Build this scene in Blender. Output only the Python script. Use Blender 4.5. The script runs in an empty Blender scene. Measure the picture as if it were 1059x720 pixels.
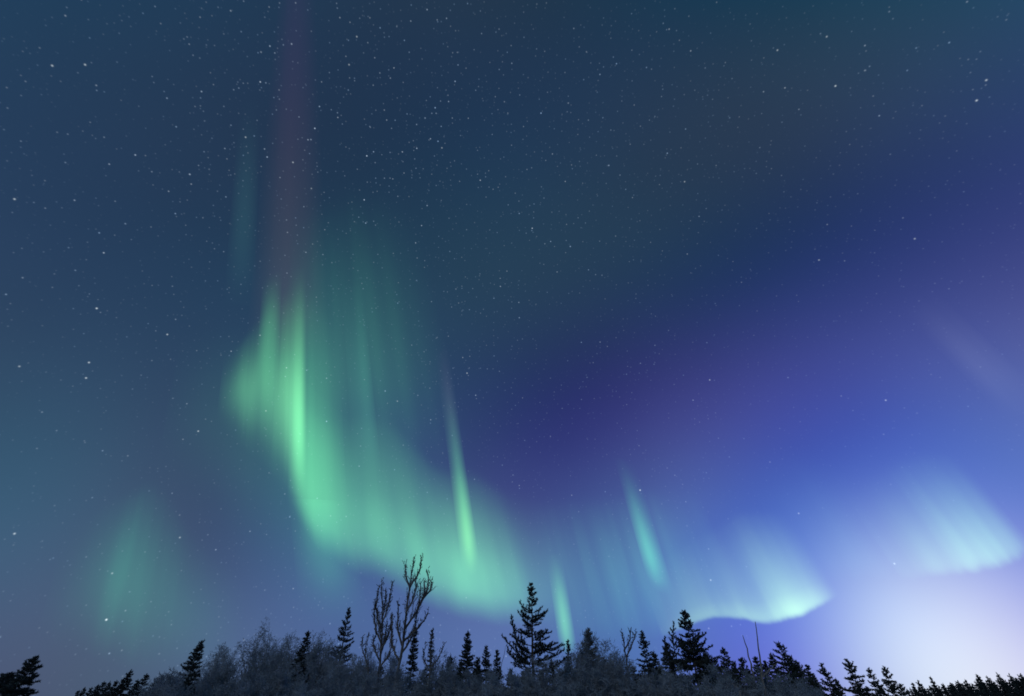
import bpy, math, random
import numpy as np
from mathutils import Vector

C = bpy.context.scene.collection
SC = bpy.context.scene
R = math.radians

# ------------------------------------------------------------------ camera
EYE = Vector((0.0, 0.0, 1.6))
LENS = 16.0
FPX = LENS / 36.0 * 1059.0                 # focal length in photograph pixels
PITCH = math.atan(364.0 / FPX)             # the horizon lies just under the frame
cam_data = bpy.data.cameras.new("camera")
cam_data.lens = LENS
cam_data.sensor_width = 36.0
cam_data.clip_start = 0.1
cam_data.clip_end = 100000.0
cam = bpy.data.objects.new("camera", cam_data)
C.objects.link(cam)
cam.location = EYE
cam.rotation_euler = (math.pi / 2 + PITCH, 0, 0)
SC.camera = cam

SC.view_settings.view_transform = 'Standard'
SC.view_settings.look = 'None'
SC.view_settings.exposure = 0.0
SC.view_settings.gamma = 1.0
SC.view_settings.use_curve_mapping = False
SC.render.engine = 'CYCLES'
SC.cycles.transparent_max_bounces = 64
SC.cycles.max_bounces = 5
SC.cycles.pixel_filter_type = 'BLACKMAN_HARRIS'
SC.cycles.filter_width = 1.7


def dirpx(px, py):
    """world direction seen at a point of the photograph (for siting things)"""
    xc = (px - 529.5) / FPX
    yc = (360.0 - py) / FPX
    v = Vector((xc, math.cos(PITCH) - yc * math.sin(PITCH), math.sin(PITCH) + yc * math.cos(PITCH)))
    return v.normalized()


def at(px, py, y):
    """the point at depth y (metres north of the camera) in that direction"""
    d = dirpx(px, py)
    return EYE + d * (y / d.y)


# ------------------------------------------------------------------ sky
MOON_EL, MOON_AZ = 32.0, 205.0             # weak unseen moon, added behind the camera, a little left
W = bpy.data.worlds.new("World")
SC.world = W
W.use_nodes = True
nt = W.node_tree
nt.nodes.clear()


def node(t, **kw):
    n = nt.nodes.new(t)
    for k, v in kw.items():
        setattr(n, k, v)
    return n


def link(a, b):
    nt.links.new(a, b)


def setin(s, v):
    if hasattr(v, "is_linked") or isinstance(v, bpy.types.NodeSocket):
        link(v, s)
    else:
        s.default_value = v


def m(op, a, b=None, c=None, clamp=False):
    n = node('ShaderNodeMath', operation=op, use_clamp=clamp)
    setin(n.inputs[0], a)
    if b is not None:
        setin(n.inputs[1], b)
    if c is not None:
        setin(n.inputs[2], c)
    return n.outputs[0]


def vm(op, a, b=None, scale=None):
    n = node('ShaderNodeVectorMath', operation=op)
    setin(n.inputs[0], a)
    if b is not None:
        setin(n.inputs[1], b)
    if scale is not None:
        setin(n.inputs['Scale'], scale)
    return n.outputs['Value'] if op in ('DOT_PRODUCT', 'LENGTH') else n.outputs['Vector']


def vmadd(a, b, c):
    n = node('ShaderNodeVectorMath', operation='MULTIPLY_ADD')
    setin(n.inputs[0], a); setin(n.inputs[1], b); setin(n.inputs[2], c)
    return n.outputs['Vector']


def azel(az, el):
    az, el = R(az), R(el)
    return Vector((math.sin(az) * math.cos(el), math.cos(az) * math.cos(el), math.sin(el)))


SKY_LOBES = [  # azimuth, elevation (degrees), width (radians), light
    (-79.3, 45.0, 0.36, (-0.0112, 0.0243, -0.0109)),
    (-71.7, 59.3, 0.36, (-0.0549, 0.0316, 0.1233)),
    (-43.5, 75.6, 0.36, (0.0205, -0.0219, -0.0321)),
    (48.5, 74.3, 0.36, (0.1111, 0.1169, -0.0644)),
    (72.7, 58.0, 0.36, (-0.2790, -0.2368, -0.0486)),
    (79.3, 44.9, 0.36, (-0.0968, 0.0946, 0.0612)),
    (-68.2, 34.7, 0.36, (0.0224, -0.0286, 0.0027)),
    (-55.1, 46.8, 0.36, (0.1170, -0.0281, -0.1306)),
    (-24.2, 59.5, 0.36, (-0.0322, -0.0117, -0.0167)),
    (28.2, 58.7, 0.36, (-0.1495, -0.1406, 0.1439)),
    (56.6, 45.7, 0.36, (0.5904, 0.3467, 0.0700)),
    (68.2, 34.6, 0.36, (0.3416, 0.1605, 0.1140)),
    (-59.9, 23.9, 0.36, (-0.0586, 0.0409, 0.1325)),
    (-44.6, 32.1, 0.36, (-0.1239, -0.0011, 0.0238)),
    (-17.2, 40.1, 0.36, (0.0098, 0.0010, 0.0078)),
    (20.2, 39.6, 0.36, (0.1986, 0.2351, -0.0558)),
    (46.3, 31.3, 0.36, (-0.7790, -0.4614, -0.4684)),
    (59.9, 23.8, 0.36, (-0.7087, -0.6089, -0.2140)),
    (-53.8, 14.3, 0.36, (0.0841, 0.0017, -0.1074)),
    (-38.1, 18.8, 0.36, (0.0518, -0.0134, 0.0287)),
    (-13.8, 22.8, 0.36, (0.0275, 0.0675, 0.0595)),
    (16.3, 22.6, 0.36, (-0.1876, -0.2678, -0.0427)),
    (39.7, 18.4, 0.36, (0.4863, 0.3070, 0.4900)),
    (53.9, 14.3, 0.36, (0.7065, 0.6327, 0.4204)),
    (-45.9, 8.2, 0.17, (-0.0330, 0.0751, 0.1254)),
    (-37.9, 9.3, 0.17, (0.0298, -0.0257, -0.0661)),
    (-27.7, 10.4, 0.17, (-0.0356, -0.0161, 0.0149)),
    (-14.2, 11.3, 0.17, (0.0189, 0.0431, 0.0816)),
    (0.1, 11.7, 0.17, (0.0335, 0.0290, 0.0243)),
    (14.3, 11.3, 0.17, (-0.0035, 0.0619, 0.0506)),
    (26.0, 10.5, 0.17, (0.0377, 0.1004, 0.1123)),
    (34.3, 9.7, 0.17, (-0.1826, -0.0625, -0.0510)),
    (40.0, 9.0, 0.17, (-0.0311, -0.2270, -0.0227)),
    (45.4, 8.3, 0.17, (-0.2082, 0.0627, 0.0929)),
    (-42.7, 2.0, 0.13, (0.0238, -0.0129, 0.0300)),
    (-34.8, 2.2, 0.13, (-0.0093, 0.0348, 0.0105)),
    (-25.1, 2.4, 0.13, (0.0438, 0.0561, 0.1081)),
    (-12.7, 2.6, 0.13, (0.0082, 0.0254, 0.0588)),
    (0.0, 2.7, 0.13, (0.0530, 0.0956, 0.1829)),
    (12.8, 2.6, 0.13, (-0.0290, 0.0207, 0.0483)),
    (21.9, 2.5, 0.13, (0.0450, 0.0585, 0.0997)),
    (29.2, 2.3, 0.13, (-0.1096, -0.2482, -0.0181)),
    (34.2, 2.2, 0.13, (-0.1362, 0.0692, 0.1855)),
    (38.4, 2.1, 0.13, (0.5900, 0.6543, 0.1815)),
    (42.2, 2.0, 0.13, (0.4505, 0.2949, 0.0664)),
    (45.8, 1.9, 0.13, (-0.3214, -0.3513, 0.0696)),
]

AIRGLOW = (0.012, 0.034, 0.075)            # the night sky's even light
coord = node('ShaderNodeTexCoord')
D = vm('NORMALIZE', coord.outputs['Generated'])
total = None
for az, el, w, col in SKY_LOBES:
    d = vm('DOT_PRODUCT', D, tuple(azel(az, el)))
    g = m('EXPONENT', m('MULTIPLY_ADD', d, 1 / w ** 2, -1 / w ** 2))
    g3 = node('ShaderNodeCombineXYZ')
    link(g, g3.inputs[0]); link(g, g3.inputs[1]); link(g, g3.inputs[2])
    total = vmadd(g3.outputs[0], col, total if total is not None else AIRGLOW)
total = vm('MAXIMUM', total, (0.006, 0.014, 0.03))
# patchy airglow, a few degrees across
pn = node('ShaderNodeTexNoise')
pn.inputs['Scale'].default_value = 3.5
pn.inputs['Detail'].default_value = 2.0
link(D, pn.inputs['Vector'])
pf = m('MULTIPLY_ADD', pn.outputs[0], 0.14, 0.93)
total = vm('SCALE', total, scale=pf)

# stars: three sizes of cell, each with stars of its own range of brightness
sepD = node('ShaderNodeSeparateXYZ')
link(D, sepD.inputs[0])
dn = node('ShaderNodeTexNoise')
dn.inputs['Scale'].default_value = 2.6
dn.inputs['Detail'].default_value = 3.0
link(D, dn.inputs['Vector'])
milky = vm('DOT_PRODUCT', D, tuple(dirpx(400, 110)))
milky = m('EXPONENT', m('MULTIPLY_ADD', milky, 9.0, -9.0))
dens = m('ADD', m('MULTIPLY_ADD', dn.outputs[0], 1.1, -0.15), m('MULTIPLY', milky, 0.75))
glow_r = vm('DOT_PRODUCT', D, tuple(dirpx(990, 690)))
glow_f = m('SUBTRACT', 1.0, m('EXPONENT', m('MULTIPLY_ADD', glow_r, 14.0, -14.0)), clamp=True)
dens = m('MULTIPLY', m('MAXIMUM', dens, 0.32), glow_f)
lum = None
stars = None
for scale, rad, power, peak, offs in ((130.0, 0.00095, 2.4, 0.30, 3.1), (74.0, 0.00100, 4.0, 0.85, 7.7), (28.0, 0.0011, 4.0, 1.2, 1.3)):
    vo = node('ShaderNodeTexVoronoi', feature='F1', distance='EUCLIDEAN')
    vo.inputs['Scale'].default_value = scale
    link(vm('ADD', D, (offs, offs * 0.37, -offs * 0.61)), vo.inputs['Vector'])
    q = m('MULTIPLY', vo.outputs['Distance'], 1 / (rad * scale))
    s = m('EXPONENT', m('MULTIPLY', m('MULTIPLY', q, q), -1.0))
    sc = node('ShaderNodeSeparateXYZ')
    link(vo.outputs['Color'], sc.inputs[0])
    b = m('MULTIPLY', m('POWER', sc.outputs[0], power), peak)
    s = m('MULTIPLY', m('MULTIPLY', s, b), dens)
    tint = node('ShaderNodeMix', data_type='RGBA')
    link(sc.outputs[1], tint.inputs['Factor'])
    tint.inputs['A'].default_value = (0.42, 0.66, 1.0, 1)
    tint.inputs['B'].default_value = (0.78, 0.90, 1.0, 1)
    t = vm('SCALE', tint.outputs['Result'], scale=s)
    stars = t if stars is None else vm('ADD', stars, t)
# the brightest stars by their places in the sky
BRIGHT = [(110, 641, .95), (100, 319, .62), (92, 375, .5), (89, 391, .5), (173, 346, .45), (662, 507, .75), (1010, 104, .5),
          (864, 89, .5), (15, 206, .42), (15, 552, .5), (483, 386, .45), (205, 446, .45), (1020, 83, .4), (804, 52, .3),
          (855, 38, .28), (54, 68, .4), (88, 67, .4), (369, 38, .3), (361, 67, .3), (457, 153, .3), (708, 188, .32),
          (946, 247, .3), (847, 269, .3), (734, 393, .35), (916, 414, .35), (826, 531, .3), (925, 583, .4), (735, 600, .4), (733, 650, .2),
          (303, 168, .4), (254, 142, .35), (322, 195, .25), (186, 556, .35), (116, 593, .3), (275, 425, .3), (411, 415, .3), (20, 379, .3)]
for px, py, b in BRIGHT:
    sd = dirpx(px, py)
    d = vm('LENGTH', vm('SUBTRACT', D, tuple(sd)))
    q = m('MULTIPLY', d, 1 / 0.00115)
    s = m('EXPONENT', m('MULTIPLY', m('MULTIPLY', q, q), -1.0))
    g3 = node('ShaderNodeCombineXYZ')
    link(s, g3.inputs[0]); link(s, g3.inputs[1]); link(s, g3.inputs[2])
    stars = vmadd(g3.outputs[0], (b * .85, b * .97, b), stars)
total = vm('ADD', total, stars)

bg = node('ShaderNodeBackground')
link(total, bg.inputs['Color'])
bg.inputs['Strength'].default_value = 1.0
# faint sky scatter that goes with the added moon
sky = node('ShaderNodeTexSky', sky_type='NISHITA')
sky.sun_disc = False
sky.sun_elevation = R(MOON_EL)
sky.sun_rotation = R(MOON_AZ)
bg2 = node('ShaderNodeBackground')
link(sky.outputs[0], bg2.inputs['Color'])
bg2.inputs['Strength'].default_value = 0.0006
add = node('ShaderNodeAddShader')
link(bg.outputs[0], add.inputs[0]); link(bg2.outputs[0], add.inputs[1])
wo = node('ShaderNodeOutputWorld')
link(add.outputs[0], wo.inputs['Surface'])

moon_data = bpy.data.lights.new("added_moon_fill", 'SUN')  # added lamp, no visible source: lifts the frosted bushes and trees
moon_data.energy = 0.26
moon_data.angle = R(0.5)
moon_data.color = (0.86, 0.93, 1.0)
moon = bpy.data.objects.new("added_moon_fill", moon_data)
C.objects.link(moon)
moon.rotation_euler = (-azel(MOON_AZ, MOON_EL)).to_track_quat('-Z', 'Y').to_euler()

# ------------------------------------------------------------------ helpers
def tag(o, label=None, cat=None, group=None, kind=None):
    if label: o["label"] = label
    if cat: o["category"] = cat
    if group: o["group"] = group
    if kind: o["kind"] = kind
    return o


def empty(name, loc, rz=0.0):
    o = bpy.data.objects.new(name, None)
    o.empty_display_size = 0.3
    C.objects.link(o)
    o.location = loc
    o.rotation_euler = (0, 0, rz)
    return o


def raw_mesh(name, verts, loops, sizes):
    """mesh from arrays: verts (n,3), flat corner list, corner count of each face"""
    me = bpy.data.meshes.new(name)
    me.vertices.add(len(verts))
    me.vertices.foreach_set("co", np.asarray(verts, np.float32).ravel())
    me.loops.add(len(loops))
    me.loops.foreach_set("vertex_index", np.asarray(loops, np.int32))
    starts = np.concatenate([[0], np.cumsum(sizes)[:-1]]).astype(np.int32)
    me.polygons.add(len(sizes))
    me.polygons.foreach_set("loop_start", starts)
    try:
        me.polygons.foreach_set("loop_total", np.asarray(sizes, np.int32))
    except Exception:
        pass
    me.update(calc_edges=True)
    me.validate()
    return me


def link_mesh(name, me, mat, parent=None):
    o = bpy.data.objects.new(name, me)
    C.objects.link(o)
    if mat and not me.materials:
        me.materials.append(mat)
    if parent:
        o.parent = parent
    return o


class Wood:
    """collects tapered tubes (chains of rings) and needles"""
    def __init__(self):
        self.v, self.l, self.s, self.n = [], [], [], 0

    def tube(self, pts, radii, k=5):
        pts = np.asarray(pts, float)
        n = len(pts)
        t = np.gradient(pts, axis=0)
        t /= np.linalg.norm(t, axis=1)[:, None] + 1e-9
        ref = np.array([0.31, 0.95, 0.05]) if abs(t[0][2]) > 0.6 else np.array([0.1, 0.05, 1.0])
        a = np.cross(t, ref); a /= np.linalg.norm(a, axis=1)[:, None] + 1e-9
        b = np.cross(t, a)
        ang = np.arange(k) * 2 * np.pi / k
        ring = (a[:, None] * np.cos(ang)[None, :, None] + b[:, None] * np.sin(ang)[None, :, None])
        V = pts[:, None] + ring * np.asarray(radii)[:, None, None]
        base = self.n
        self.v.append(V.reshape(-1, 3))
        self.n += n * k
        i = np.arange(n - 1)[:, None] * k
        j = np.arange(k)[None]
        j2 = (j + 1) % k
        q = np.stack([i + j, i + j2, i + k + j2, i + k + j], -1).reshape(-1, 4) + base
        self.l.append(q.ravel()); self.s.append(np.full(len(q), 4))
        cap = base + (n - 1) * k + np.arange(k)
        self.l.append(cap); self.s.append(np.array([k]))
        cap = base + np.arange(k)[::-1]
        self.l.append(cap); self.s.append(np.array([k]))

    def segs(self, p0, p1, r0, r1):
        """many short three-sided twigs at once"""
        p0 = np.asarray(p0); p1 = np.asarray(p1)
        if len(p0) == 0: return
        r0 = np.broadcast_to(np.asarray(r0, float), (len(p0),)); r1 = np.broadcast_to(np.asarray(r1, float), (len(p0),))
        d = p1 - p0
        d = d / (np.linalg.norm(d, axis=1)[:, None] + 1e-9)
        ref = np.where(np.abs(d[:, 2:3]) > .8, np.array([[1., 0.2, 0]]), np.array([[0, 0.1, 1.]]))
        a = np.cross(d, ref); a /= np.linalg.norm(a, axis=1)[:, None] + 1e-9
        b = np.cross(d, a)
        V = []
        for P, rr in ((p0, r0), (p1, r1)):
            for q in range(3):
                an = q * 2.0944
                V.append(P + (a * math.cos(an) + b * math.sin(an)) * rr[:, None])
        V = np.stack(V, 1)
        n = len(p0)
        base = self.n + np.arange(n)[:, None] * 6
        q = np.concatenate([base + np.array([[x, (x + 1) % 3, (x + 1) % 3 + 3, x + 3]]) for x in range(3)], 1)
        self.v.append(V.reshape(-1, 3)); self.n += 6 * n
        self.l.append(q.ravel()); self.s.append(np.full(3 * n, 4))

    def needles(self, p, d, length, width, rng):
        """many flat needles at once"""
        n = len(p)
        if n == 0: return
        d = d / (np.linalg.norm(d, axis=1)[:, None] + 1e-9)
        r = rng.normal(size=(n, 3))
        a = np.cross(d, r); a /= np.linalg.norm(a, axis=1)[:, None] + 1e-9
        w = width * (0.7 + 0.6 * rng.random(n))[:, None]
        ln = length * (0.7 + 0.6 * rng.random(n))[:, None]
        V = np.stack([p - a * w * .5, p + a * w * .5, p + d * ln], 1)
        self.v.append(V.reshape(-1, 3))
        self.l.append(self.n + np.arange(3 * n)); self.s.append(np.full(n, 3))
        self.n += 3 * n

    def join(self, other):
        self.l += [x + self.n for x in other.l]
        self.v += other.v; self.s += other.s; self.n += other.n

    def faces(self):
        return sum(len(x) for x in self.s)

    def mesh(self, name, smooth=False):
        me = raw_mesh(name, np.concatenate(self.v), np.concatenate(self.l), np.concatenate(self.s))
        if smooth:
            me.polygons.foreach_set("use_smooth", np.ones(len(me.polygons), bool))
        return me


# ------------------------------------------------------------------ materials
def material(name, c1, c2, scale, rough=0.9, contrast=(0.35, 0.65), bump=0.0):
    mt = bpy.data.materials.new(name)
    mt.use_nodes = True
    t = mt.node_tree
    p = t.nodes['Principled BSDF']
    tc = t.nodes.new('ShaderNodeTexCoord')
    nz = t.nodes.new('ShaderNodeTexNoise')
    nz.inputs['Scale'].default_value = scale
    nz.inputs['Detail'].default_value = 4.0
    t.links.new(tc.outputs['Object'], nz.inputs['Vector'])
    cr = t.nodes.new('ShaderNodeValToRGB')
    cr.color_ramp.elements[0].position = contrast[0]
    cr.color_ramp.elements[1].position = contrast[1]
    cr.color_ramp.elements[0].color = (*c1, 1)
    cr.color_ramp.elements[1].color = (*c2, 1)
    t.links.new(nz.outputs[0], cr.inputs[0])
    t.links.new(cr.outputs[0], p.inputs['Base Color'])
    p.inputs['Roughness'].default_value = rough
    p.inputs['Specular IOR Level'].default_value = 0.15
    if bump:
        bp = t.nodes.new('ShaderNodeBump')
        bp.inputs['Strength'].default_value = bump
        bp.inputs['Distance'].default_value = 0.02
        t.links.new(nz.outputs[0], bp.inputs['Height'])
        t.links.new(bp.outputs[0], p.inputs['Normal'])
    return mt


M_NEEDLE = material("spruce_needles", (0.045, 0.060, 0.056), (0.100, 0.118, 0.118), 2.2)
M_FROSTED_NEEDLE = material("frosted_needles", (0.10, 0.12, 0.12), (0.38, 0.41, 0.43), 1.6)
M_BARK = material("spruce_bark", (0.06, 0.05, 0.045), (0.20, 0.19, 0.18), 9.0, bump=0.5)
M_FROST = material("frosted_twigs", (0.21, 0.245, 0.29), (0.48, 0.54, 0.62), 1.1)
M_TWIG = material("bare_twigs", (0.10, 0.09, 0.09), (0.28, 0.27, 0.27), 1.5)
M_POLE = material("bleached_wood", (0.20, 0.18, 0.16), (0.42, 0.40, 0.38), 12.0, bump=0.4)
M_SNOW = material("snow", (0.74, 0.76, 0.79), (0.84, 0.85, 0.87), 0.35, rough=0.75, bump=0.3)


# ------------------------------------------------------------------ ground
def ground_z(x, y):
    """gently rolling snow, a low rise far off"""
    r = np.sqrt(x * x + y * y)
    z = 0.22 * np.sin(x * 0.11 + 1.3) * np.cos(y * 0.09) + 0.10 * np.sin(x * 0.31 - y * 0.23)
    z = z * np.clip((r - 4) / 12, 0, 1)
    return z


def build_ground():
    rad = np.concatenate([[0.0], np.geomspace(1.2, 9000, 90)])
    ang = np.linspace(0, 2 * np.pi, 145)[:-1]
    rr, aa = np.meshgrid(rad[1:], ang, indexing='ij')
    x, y = rr * np.cos(aa), rr * np.sin(aa)
    z = ground_z(x, y) * np.clip(1 - rr / 2500, 0, 1)
    V = np.concatenate([[[0, 0, 0]], np.stack([x, y, z], -1).reshape(-1, 3)])
    n = len(ang)
    loops, sizes = [], []
    for j in range(n):
        loops += [0, 1 + j, 1 + (j + 1) % n]; sizes.append(3)
    for i in range(len(rad) - 2):
        a = 1 + i * n + np.arange(n); b = 1 + i * n + (np.arange(n) + 1) % n
        loops += np.stack([a, a + n, b + n, b], 1).ravel().tolist(); sizes += [4] * n
    me = raw_mesh("snowy_ground", V, loops, sizes)
    me.polygons.foreach_set("use_smooth", np.ones(len(me.polygons), bool))
    o = link_mesh("snowy_ground", me, M_SNOW)
    tag(o, kind="structure")


build_ground()

# ------------------------------------------------------------------ aurora
# Each curtain is a sheet of light: its lower edge hangs at one height above the ground and its
# rays rise along the field lines, which run together towards the magnetic zenith.
AURORA_HEIGHT = 1500.0


def spline(points, n):
    P = np.asarray(points, float)
    k = len(P)
    t = np.linspace(0, k - 1, n)
    out = np.zeros((n, P.shape[1]))
    for i, u in enumerate(t):
        a = min(int(u), k - 2); f = u - a
        p0, p1, p2, p3 = P[max(a - 1, 0)], P[a], P[a + 1], P[min(a + 2, k - 1)]
        out[i] = 0.5 * (2 * p1 + (p2 - p0) * f + (2 * p0 - 5 * p1 + 4 * p2 - p3) * f * f + (3 * p1 - p0 - 3 * p2 + p3) * f ** 3)
    return out


def aurora_material(name, ramp_u, ramp_v, strength, streaks, seed, ragged):
    mt = bpy.data.materials.new(name)
    mt.use_nodes = True
    t = mt.node_tree
    t.nodes.clear()
    N, L = t.nodes.new, t.links.new
    uv = N('ShaderNodeUVMap'); uv.uv_map = "along_up"
    sp = N('ShaderNodeSeparateXYZ'); L(uv.outputs[0], sp.inputs[0])

    def ramp(stops, src):
        stops = [(0, stops[0][1])] + [(0.03 + 0.94 * p, c) for p, c in stops] + [(1, stops[-1][1])]
        r = N('ShaderNodeValToRGB')
        r.color_ramp.interpolation = 'B_SPLINE'
        el = r.color_ramp.elements
        while len(el) < len(stops): el.new(0.5)
        for e, (pos, c) in zip(el, stops):
            e.position = pos
        for e, (pos, c) in zip(el, stops):
            e.position = pos
            e.color = (c, c, c, 1) if not isinstance(c, tuple) else (*c, 1)
        L(src, r.inputs[0])
        return r.outputs[0]
    # rays of uneven length: the height is shifted by noise along the curtain
    cu = N('ShaderNodeCombineXYZ')
    ua = N('ShaderNodeMath'); ua.operation = 'MULTIPLY_ADD'; L(sp.outputs[0], ua.inputs[0]); ua.inputs[1].default_value = ragged[1]; ua.inputs[2].default_value = seed * 5.3
    L(ua.outputs[0], cu.inputs[0])
    nr = N('ShaderNodeTexNoise'); nr.inputs['Scale'].default_value = 1.0; nr.inputs['Detail'].default_value = 3.0
    L(cu.outputs[0], nr.inputs['Vector'])
    va = N('ShaderNodeMath'); va.operation = 'MULTIPLY_ADD'; L(nr.outputs[0], va.inputs[0]); va.inputs[1].default_value = 2 * ragged[0]; va.inputs[2].default_value = -ragged[0]
    vb = N('ShaderNodeMath'); vb.operation = 'ADD'; L(va.outputs[0], vb.inputs[0]); L(sp.outputs[1], vb.inputs[1])
    ru = ramp(ramp_u, sp.outputs[0]); rv = ramp(ramp_v, vb.outputs[0])
    mul = N('ShaderNodeVectorMath'); mul.operation = 'MULTIPLY'
    L(ru, mul.inputs[0]); L(rv, mul.inputs[1])
    amp, fu, fv = streaks
    cm = N('ShaderNodeCombineXYZ')
    a = N('ShaderNodeMath'); a.operation = 'MULTIPLY_ADD'; L(sp.outputs[0], a.inputs[0]); a.inputs[1].default_value = fu; a.inputs[2].default_value = seed * 3.7
    b = N('ShaderNodeMath'); b.operation = 'MULTIPLY'; L(sp.outputs[1], b.inputs[0]); b.inputs[1].default_value = fv
    L(a.outputs[0], cm.inputs[0]); L(b.outputs[0], cm.inputs[1])
    nz = N('ShaderNodeTexNoise'); nz.inputs['Scale'].default_value = 1.0; nz.inputs['Detail'].default_value = 1.5
    L(cm.outputs[0], nz.inputs['Vector'])
    c = N('ShaderNodeMath'); c.operation = 'MULTIPLY_ADD'; L(nz.outputs[0], c.inputs[0]); c.inputs[1].default_value = 2.2 * amp; c.inputs[2].default_value = 1 - 1.1 * amp
    mx = N('ShaderNodeMath'); mx.operation = 'MAXIMUM'; L(c.outputs[0], mx.inputs[0]); mx.inputs[1].default_value = 0
    if ragged[0]:                                          # the light dies out before the sheet's own rims
        for lo, hi in ((0.0, 0.5 * ragged[0] + 0.02), (1.0, 0.85)):
            w = N('ShaderNodeMapRange'); w.interpolation_type = 'SMOOTHSTEP'
            w.inputs['From Min'].default_value = lo; w.inputs['From Max'].default_value = hi
            L(sp.outputs[1], w.inputs['Value'])
            p = N('ShaderNodeMath'); p.operation = 'MULTIPLY'; L(mx.outputs[0], p.inputs[0]); L(w.outputs[0], p.inputs[1])
            mx = p
    st = N('ShaderNodeMath'); st.operation = 'MULTIPLY'; L(mx.outputs[0], st.inputs[0]); st.inputs[1].default_value = strength
    em = N('ShaderNodeEmission'); L(mul.outputs[0], em.inputs['Color']); L(st.outputs[0], em.inputs['Strength'])
    tr = N('ShaderNodeBsdfTransparent')
    ad = N('ShaderNodeAddShader'); L(em.outputs[0], ad.inputs[0]); L(tr.outputs[0], ad.inputs[1])
    out = N('ShaderNodeOutputMaterial'); L(ad.outputs[0], out.inputs['Surface'])
    mt.cycles.emission_sampling = 'NONE'
    return mt


def curtain(name, edge, ramp_u, ramp_v, strength=1.0, zenith=(315, -300), streaks=(0.0, 6, 0.5), seed=0, parent=None, nu=56, nv=18, height=None, ragged=(0.0, 6)):
    """edge: lower edge as (px, py, length of the rays in px), left to right"""
    E_ = spline(edge, nu)
    B = dirpx(*zenith)
    V = np.zeros((nu, nv, 3))
    for i, (px, py, hp) in enumerate(E_):
        d = dirpx(px, py)
        P = d * ((height or AURORA_HEIGHT) / max(d.z, 0.05))
        P *= 1.0 + 0.035 * math.sin(i * 9.0 / nu + seed)   # slow folds in plan
        d0 = P.normalized()
        to = Vector((zenith[0] - px, zenith[1] - py)).normalized()
        for j in range(nv):
            s = hp * j / (nv - 1)
            T = dirpx(px + to.x * s, py + to.y * s)
            aT, aB = d0.angle(T, 0.0), T.angle(B, 0.0)
            Q = P + B * (P.length * math.sin(aT) / max(math.sin(aB), 1e-4))
            V[i, j] = EYE + Q
    i = np.arange(nu - 1)[:, None] * nv; j = np.arange(nv - 1)[None]
    q = np.stack([i + j, i + nv + j, i + nv + j + 1, i + j + 1], -1).reshape(-1, 4)
    origin = V[nu // 2, 0].copy() if parent is None else np.array(parent.location)
    me = raw_mesh(name, V.reshape(-1, 3) - origin, q.ravel(), np.full(len(q), 4))
    uvl = me.uv_layers.new(name="along_up")
    UV = np.stack(np.meshgrid(np.linspace(0, 1, nu), np.linspace(0, 1, nv), indexing='ij'), -1).reshape(-1, 2)
    uvl.data.foreach_set("uv", UV[q.ravel()].astype(np.float32).ravel())
    me.polygons.foreach_set("use_smooth", np.ones(len(me.polygons), bool))
    o = link_mesh(name, me, aurora_material(name + "_light", ramp_u, ramp_v, strength, streaks, seed, ragged), parent)
    if parent is None:
        o.location = origin
    return o


GREEN = (0.10, 0.62, 0.16)


def prof(col, stops):
    return [(p, tuple(c * k for c in col)) for p, k in stops]


WIN = [(0, 0), (.25, .55), (.5, 1), (.75, .55), (1, 0)]
AG = "aurora curtains over the spruce tops"

# the great fold on the left with its streak, pillar, veil and long foot
main = empty("aurora_curtain", EYE + dirpx(380, 560) * 4000)
tag(main, "tallest, broadest green aurora, bending from a bright streak into a long band behind bare trees", "aurora", AG)
curtain("fold", [(222, 436, 75), (238, 456, 110), (256, 474, 155), (276, 492, 195), (296, 522, 235), (314, 552, 265)],
        [(0, 0), (.14, .25), (.28, .6), (.5, .8), (.8, .8), (.92, .35), (1, 0)],
        prof((.12, .50, .20), [(0, 0), (.12, .08), (.24, .4), (.38, .9), (.52, 1), (.68, .5), (.84, .14), (1, 0)]), 0.80, streaks=(.35, 6, .6), seed=1, parent=main, ragged=(.10, 5), nv=30)
curtain("haze", [(150, 520, 190), (215, 560, 240), (285, 640, 300), (350, 660, 330), (420, 650, 330)], [(0, 0), (.2, .35), (.45, .9), (.65, 1), (.85, .45), (1, 0)],
        prof((.012, .075, .032), [(0, 0), (.15, .15), (.32, .6), (.5, 1), (.7, .65), (.86, .2), (1, 0)]), 1.0, streaks=(.3, 4, .5), seed=21, parent=main, ragged=(.1, 4))
curtain("streak", [(260, 440, 155), (286, 440, 165)], WIN,
        prof((.06, .34, .13), [(0, 0), (.25, .2), (.6, 1), (.8, .5), (.92, .15), (1, 0)]), 0.55, seed=2, parent=main, nu=14)
curtain("streak", [(280, 486, 200), (300, 514, 240), (318, 522, 250)],
        [(0, 0), (.3, .2), (.55, .55), (.72, 1), (.82, .7), (.92, .18), (1, 0)],
        prof((.16, .62, .23), [(0, 0), (.10, .2), (.24, .85), (.42, 1), (.6, .5), (.78, .18), (.9, .05), (1, 0)]), 1.0, streaks=(.25, 4, .5), seed=3, parent=main)
curtain("shoulder", [(296, 540, 270), (325, 556, 270), (362, 560, 240)], [(0, 0), (.3, .8), (.5, 1), (.75, .45), (1, 0)],
        prof((.05, .26, .11), [(0, 0), (.1, .2), (.25, .7), (.4, 1), (.6, .6), (.8, .22), (1, 0)]), 1.0, streaks=(.35, 4, .5), seed=22, parent=main, ragged=(.08, 4))
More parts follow.
